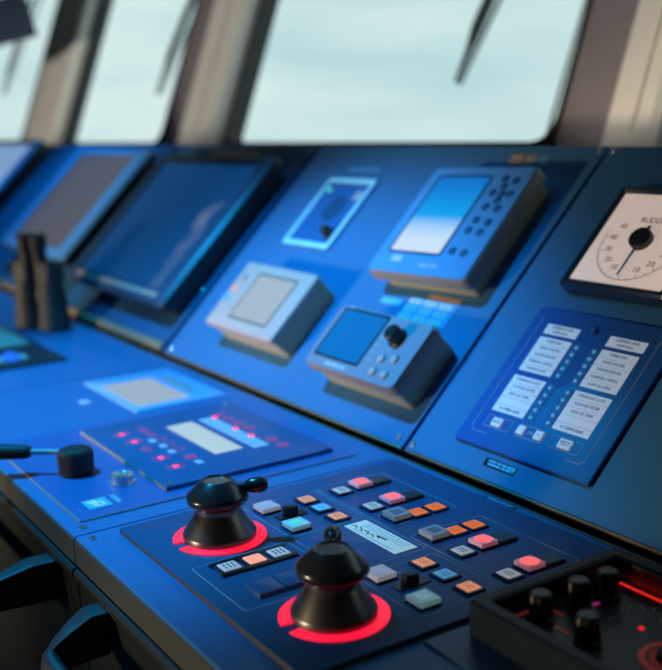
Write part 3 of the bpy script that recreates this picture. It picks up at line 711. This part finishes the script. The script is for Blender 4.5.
# ------------------------------------------------------------------ azimuth levers with red rings
def azimuth(label, u, v, hd, gap):
    t = dthing('azimuth_lever', label, 'control lever', u, v, .005, 0, 'azimuth levers on the near control plate')
    b = B(); arc_band(b, .0315, .0437, gap + 9, gap + 351, 0, .0012, n=72); obj('light_ring', b, 'red_ring', t, label='glowing red ring with a gap')
    b = B()
    lathe(b, [(.0340, .0), (.0343, .0055), (.0335, .0072), (.0207, .0262), (.0207, .032)], 56); obj('base', b, 'satin', t)
    b = B(); lathe(b, [(.0212, .0305), (.0230, .0312), (.0277, .0352), (.0289, .0375), (.0289, .0408), (.0277, .0435), (.0150, .0550), (.0138, .0558), (.0126, .0556), (.0118, .0547), (.0001, .0547)], 56); h = obj('head', b, 'gloss', t)
    c, s = math.cos(hd), math.sin(hd)
    b = B(); rs = ((.018, .0035), (.026, .0038), (.028, .0055), (.032, .0072), (.039, .0078), (.044, .0068), (.047, .0040))
    tube(b, [(c * r, s * r, .0485 + .06 * (r - .024)) for r, _ in rs], [q for _, q in rs], 18); obj('handle', b, 'gloss', h)
    b = B(); k = [(.0286 * math.cos(hd + a), .0286 * math.sin(hd + a)) for a in (-.05, .05)]; rr(b, -.0012, .0012, -.0012, .0012, .0547, .0550); obj('centre_mark', b, 'print_dim', h)
    return t
azimuth('glossy black lever in a red ring, handle pointing right, nearer the round metal button', .0975, -.277, R(57), 267)
azimuth('glossy black lever in a red ring, front one next to the white and green buttons', .293, -.277, R(146), 268)

# ------------------------------------------------------------------ second plate and the radar control unit
b = B(); rr(b, .3625, 1.2, -.243, -.02, 0, .002, .001); t = obj('blank_plate', b, 'plate'); t.location = desk(0, 0, .0002); t.rotation_euler = (TD, 0, 0)
tag(t, 'plain dark blue plate beneath the black knobbed control unit', 'plate')
CU, CV = .62, -.133
t = dthing('radar_control', 'black framed control unit with four knobs, lower right corner', 'control panel', CU, CV, .002)
x0, x1, y0, y1 = -.246, .246, -.078, .078
b = B(); ring(b, x0, x1, y0, y1, .0125, 0, .0285, .004, .004, .002); obj('frame', b, 'frame_dark', t, label='dark bevelled frame')
b = B(); rr(b, x0 + .0123, x1 - .0123, y0 + .0123, y1 - .0123, 0, .010); obj('face_plate', b, 'dark', t)
Z = .010
for (u, v) in ((.4065, -.168), (.4075, -.130), (.4095, -.101), (.451, -.166)):
    x, y = u - CU, v - CV
    b = B(); N = 36
    kn = lambda r, z: [((r - (.0007 if k % 3 == 0 else 0)) * math.cos(2 * math.pi * k / N) + x, (r - (.0007 if k % 3 == 0 else 0)) * math.sin(2 * math.pi * k / N) + y, z) for k in range(N)]
    loft(b, [kn(.0100, Z), kn(.0100, Z + .004), kn(.0090, Z + .005), kn(.0085, Z + .022), kn(.0070, Z + .0235)]); k = obj('knob', b, 'black', t, ang=25)
    b = B(); rr(b, x - .0007, x + .0007, y - .0094, y - .0075, Z + .005, Z + .0225); rr(b, x - .0006, x + .0006, y - .0075, y, Z + .0235, Z + .0237); obj('pointer', b, 'tan' if u > .409 and u < .42 else 'grey2', k)
b = B(); rr(b, .388 - CU, .60 - CU, -.0745 - CV, -.0725 - CV, Z, Z + .0008); obj('red_bar', b, 'red_line', t, label='thin red-lit bar at the rear')
b = B(); rr(b, x0 + .03, x1 - .03, y1 - .0134, y1 - .0124, .011, .0265); obj('rear_rim', b, 'warm_edge', t, label='inner rear wall, coloured brown for warm light')  # warm light on the inner wall, put in as a brown strip
b = B(); rr(b, .396 - CU, .50 - CU, -.0700 - CV, -.0685 - CV, Z, Z + .0005); obj('print', b, 'print_dim', t)
b = B(); rr(b, .3885 - CU, .3905 - CU, -.180 - CV, -.156 - CV, Z, Z + .0008); obj('red_bar', b, 'red_faint', t, label='short dim red bar')
b = B(); lathe(b, [(.0022, Z), (.002, Z + .001), (.001, Z + .0016)], 14, .4575 - CU, -.118 - CV); obj('red_lamp', b, 'red_line', t)
b = B(); rr(b, .4100 - CU, .4125 - CU, -.122 - CV, -.112 - CV, Z, Z + .001); obj('magenta_lamp', b, 'magenta', t)
b = B(); circ_band(b, .019, .0235, Z, Z + .0006, .500 - CU, -.135 - CV, 40); dl = obj('dial_ring', b, 'red_faint', t, label='dim red ring dial')
b = B(); circ_band(b, .0125, .0155, Z, Z + .0006, .500 - CU, -.135 - CV, 36); obj('inner_ring', b, 'red_faint', dl)
b = B(); lathe(b, [(.0115, Z), (.0115, Z + .004), (.0105, Z + .005)], 30, .500 - CU, -.135 - CV); obj('dial_knob', b, 'rubber', dl)
for x, y in ((.435, -.098), (.447, -.085), (.462, -.094), (.438, -.122), (.430, -.142), (.470, -.078)):
    b = B(); circ_band(b, .0052, .0059, Z, Z + .0003, x - CU, y - CV, 24); obj('key_outline', b, 'print_dim', t)
for x, y in ((.425, -.165), (.43, -.178), (.402, -.148)):
    b = B(); words(b, (.008, .006), x - CU, y - CV, .002, Z, Z + .0003); obj('print', b, 'red_faint', t)

# ------------------------------------------------------------------ grab rails on the cabinet front
def rail(label, xc, yw, zt, side, out):
    """Bracket on the wall, tapering outwards and turning into a bar that runs to side -1 or +1."""
    t = thing('grab_rail', label, 'handle', (xc, yw, Z0 + zt))
    k = out / .056
    sec = [(0, 0, .0125, 0, -.041), (-.0165 * k, 0, .0125, 0, -.042), (-.0168 * k, 0, .0124, -.0003, -.042), (-.036 * k, side * .003, .0095, -.010, -.044), (-.050 * k, side * .006, .0065, -.019, -.048), (-.058 * k, side * .009, .005, -.028, -.050)]
    def bracket(x0, sg):
        b = B(); loft(b, [[(x0 + sg * dx + q[0], y, q[1]) for q in rrp(-ww, ww, z1, z0, .002)] for y, dx, ww, z0, z1 in sec]); obj('bracket', b, 'rail_black', t)
    bracket(0, 1)
    b = B(); yb = -.049 * k
    tube(b, [(side * .000, yb + .012, -.034), (side * .001, yb + .004, -.035), (side * .006, yb - .003, -.036), (side * .016, yb - .0065, -.037), (side * .03, yb - .007, -.037), (side * .48, yb - .007, -.037)], [.009, .0105, .0115, .0118, .0115, .0115], 20, .8, 1.15); obj('bar', b, 'rail_black', t)
    bracket(side * .48, -1)
rail('black grab rail on the cabinet front below the small lever', -.067, -.3835, -.0595, -1, .085)
rail('black grab rail on the cabinet front below the seam between two desks', .076, -.3835, -.0585, 1, .056)

# ------------------------------------------------------------------ light
def spot(name, loc, target, energy, col, angle, blend, size=.05):
    l = bpy.data.lights.new(name, 'SPOT'); l.energy = energy; l.color = col; l.spot_size = R(angle); l.spot_blend = blend; l.shadow_soft_size = size
    o = bpy.data.objects.new(name, l); COL.objects.link(o); o.location = loc
    o.rotation_euler = (Vector(target) - Vector(loc)).to_track_quat('-Z', 'Y').to_euler(); return o
def area(name, loc, target, energy, col, sx, sy):
    l = bpy.data.lights.new(name, 'AREA'); l.shape = 'RECTANGLE'; l.size = sx; l.size_y = sy; l.energy = energy; l.color = col
    o = bpy.data.objects.new(name, l); COL.objects.link(o); o.location = loc
    o.rotation_euler = (Vector(target) - Vector(loc)).to_track_quat('-Z', 'Y').to_euler(); return o
BL = (.0, .44, 1.)
spot('blue_ceiling_spot', (-.45, -.62, Z0 + 1.25), (-.41, -.25, Z0), 140, BL, 60.5, .55, .08)
spot('blue_ceiling_spot', (-1.85, .05, Z0 + 1.25), (-1.68, .0, Z0), 58, BL, 66, .7, .06)
for lx, tx, p in ((-.5, .45, 92), (-1.1, -.42, 200), (-1.6, -1.3, 190)): spot('warm_fill_spot', (lx, -2.25, Z0), (tx, 0, Z0), p, (1., .82, .54), 24, 1., .12)  # unseen low spots added as warm fill from the operator side
for x, o in ((-3.4, 1.6), (-1.92, .25), (-.30, .25)): spot('pillar_fill_spot', (x + o, -1.9, Z0 + (.85 if o < 1 else .42)), (x, .7, Z0 + .665), 110 if o < 1 else 150, (1., .95, .88), 15.5, .4, .04)  # unseen spots added only to brighten the window pillars

# ------------------------------------------------------------------ overcast sky
w = bpy.data.worlds.new('sky'); SC.world = w; w.use_nodes = True
nt = w.node_tree; bg = nt.nodes['Background']
tc = nt.nodes.new('ShaderNodeTexCoord'); mp = nt.nodes.new('ShaderNodeMapping'); mp.inputs['Scale'].default_value = (1.6, 1.6, 9)
nz = nt.nodes.new('ShaderNodeTexNoise'); nz.inputs['Scale'].default_value = 2.2; nz.inputs['Detail'].default_value = 3
cr = nt.nodes.new('ShaderNodeValToRGB')
nt.links.new(tc.outputs['Generated'], mp.inputs['Vector']); nt.links.new(mp.outputs['Vector'], nz.inputs['Vector']); nt.links.new(nz.outputs['Fac'], cr.inputs['Fac'])
e = cr.color_ramp.elements; e[0].position = .36; e[0].color = (.52, .72, .75, 1); e[1].position = .62; e[1].color = (.74, .86, .855, 1)
nt.links.new(cr.outputs['Color'], bg.inputs['Color']); bg.inputs['Strength'].default_value = 1.10

SC.view_settings.view_transform = 'Standard'; SC.view_settings.look = 'None'
SC.view_settings.gamma = 1; SC.view_settings.exposure = 0; SC.view_settings.use_curve_mapping = False
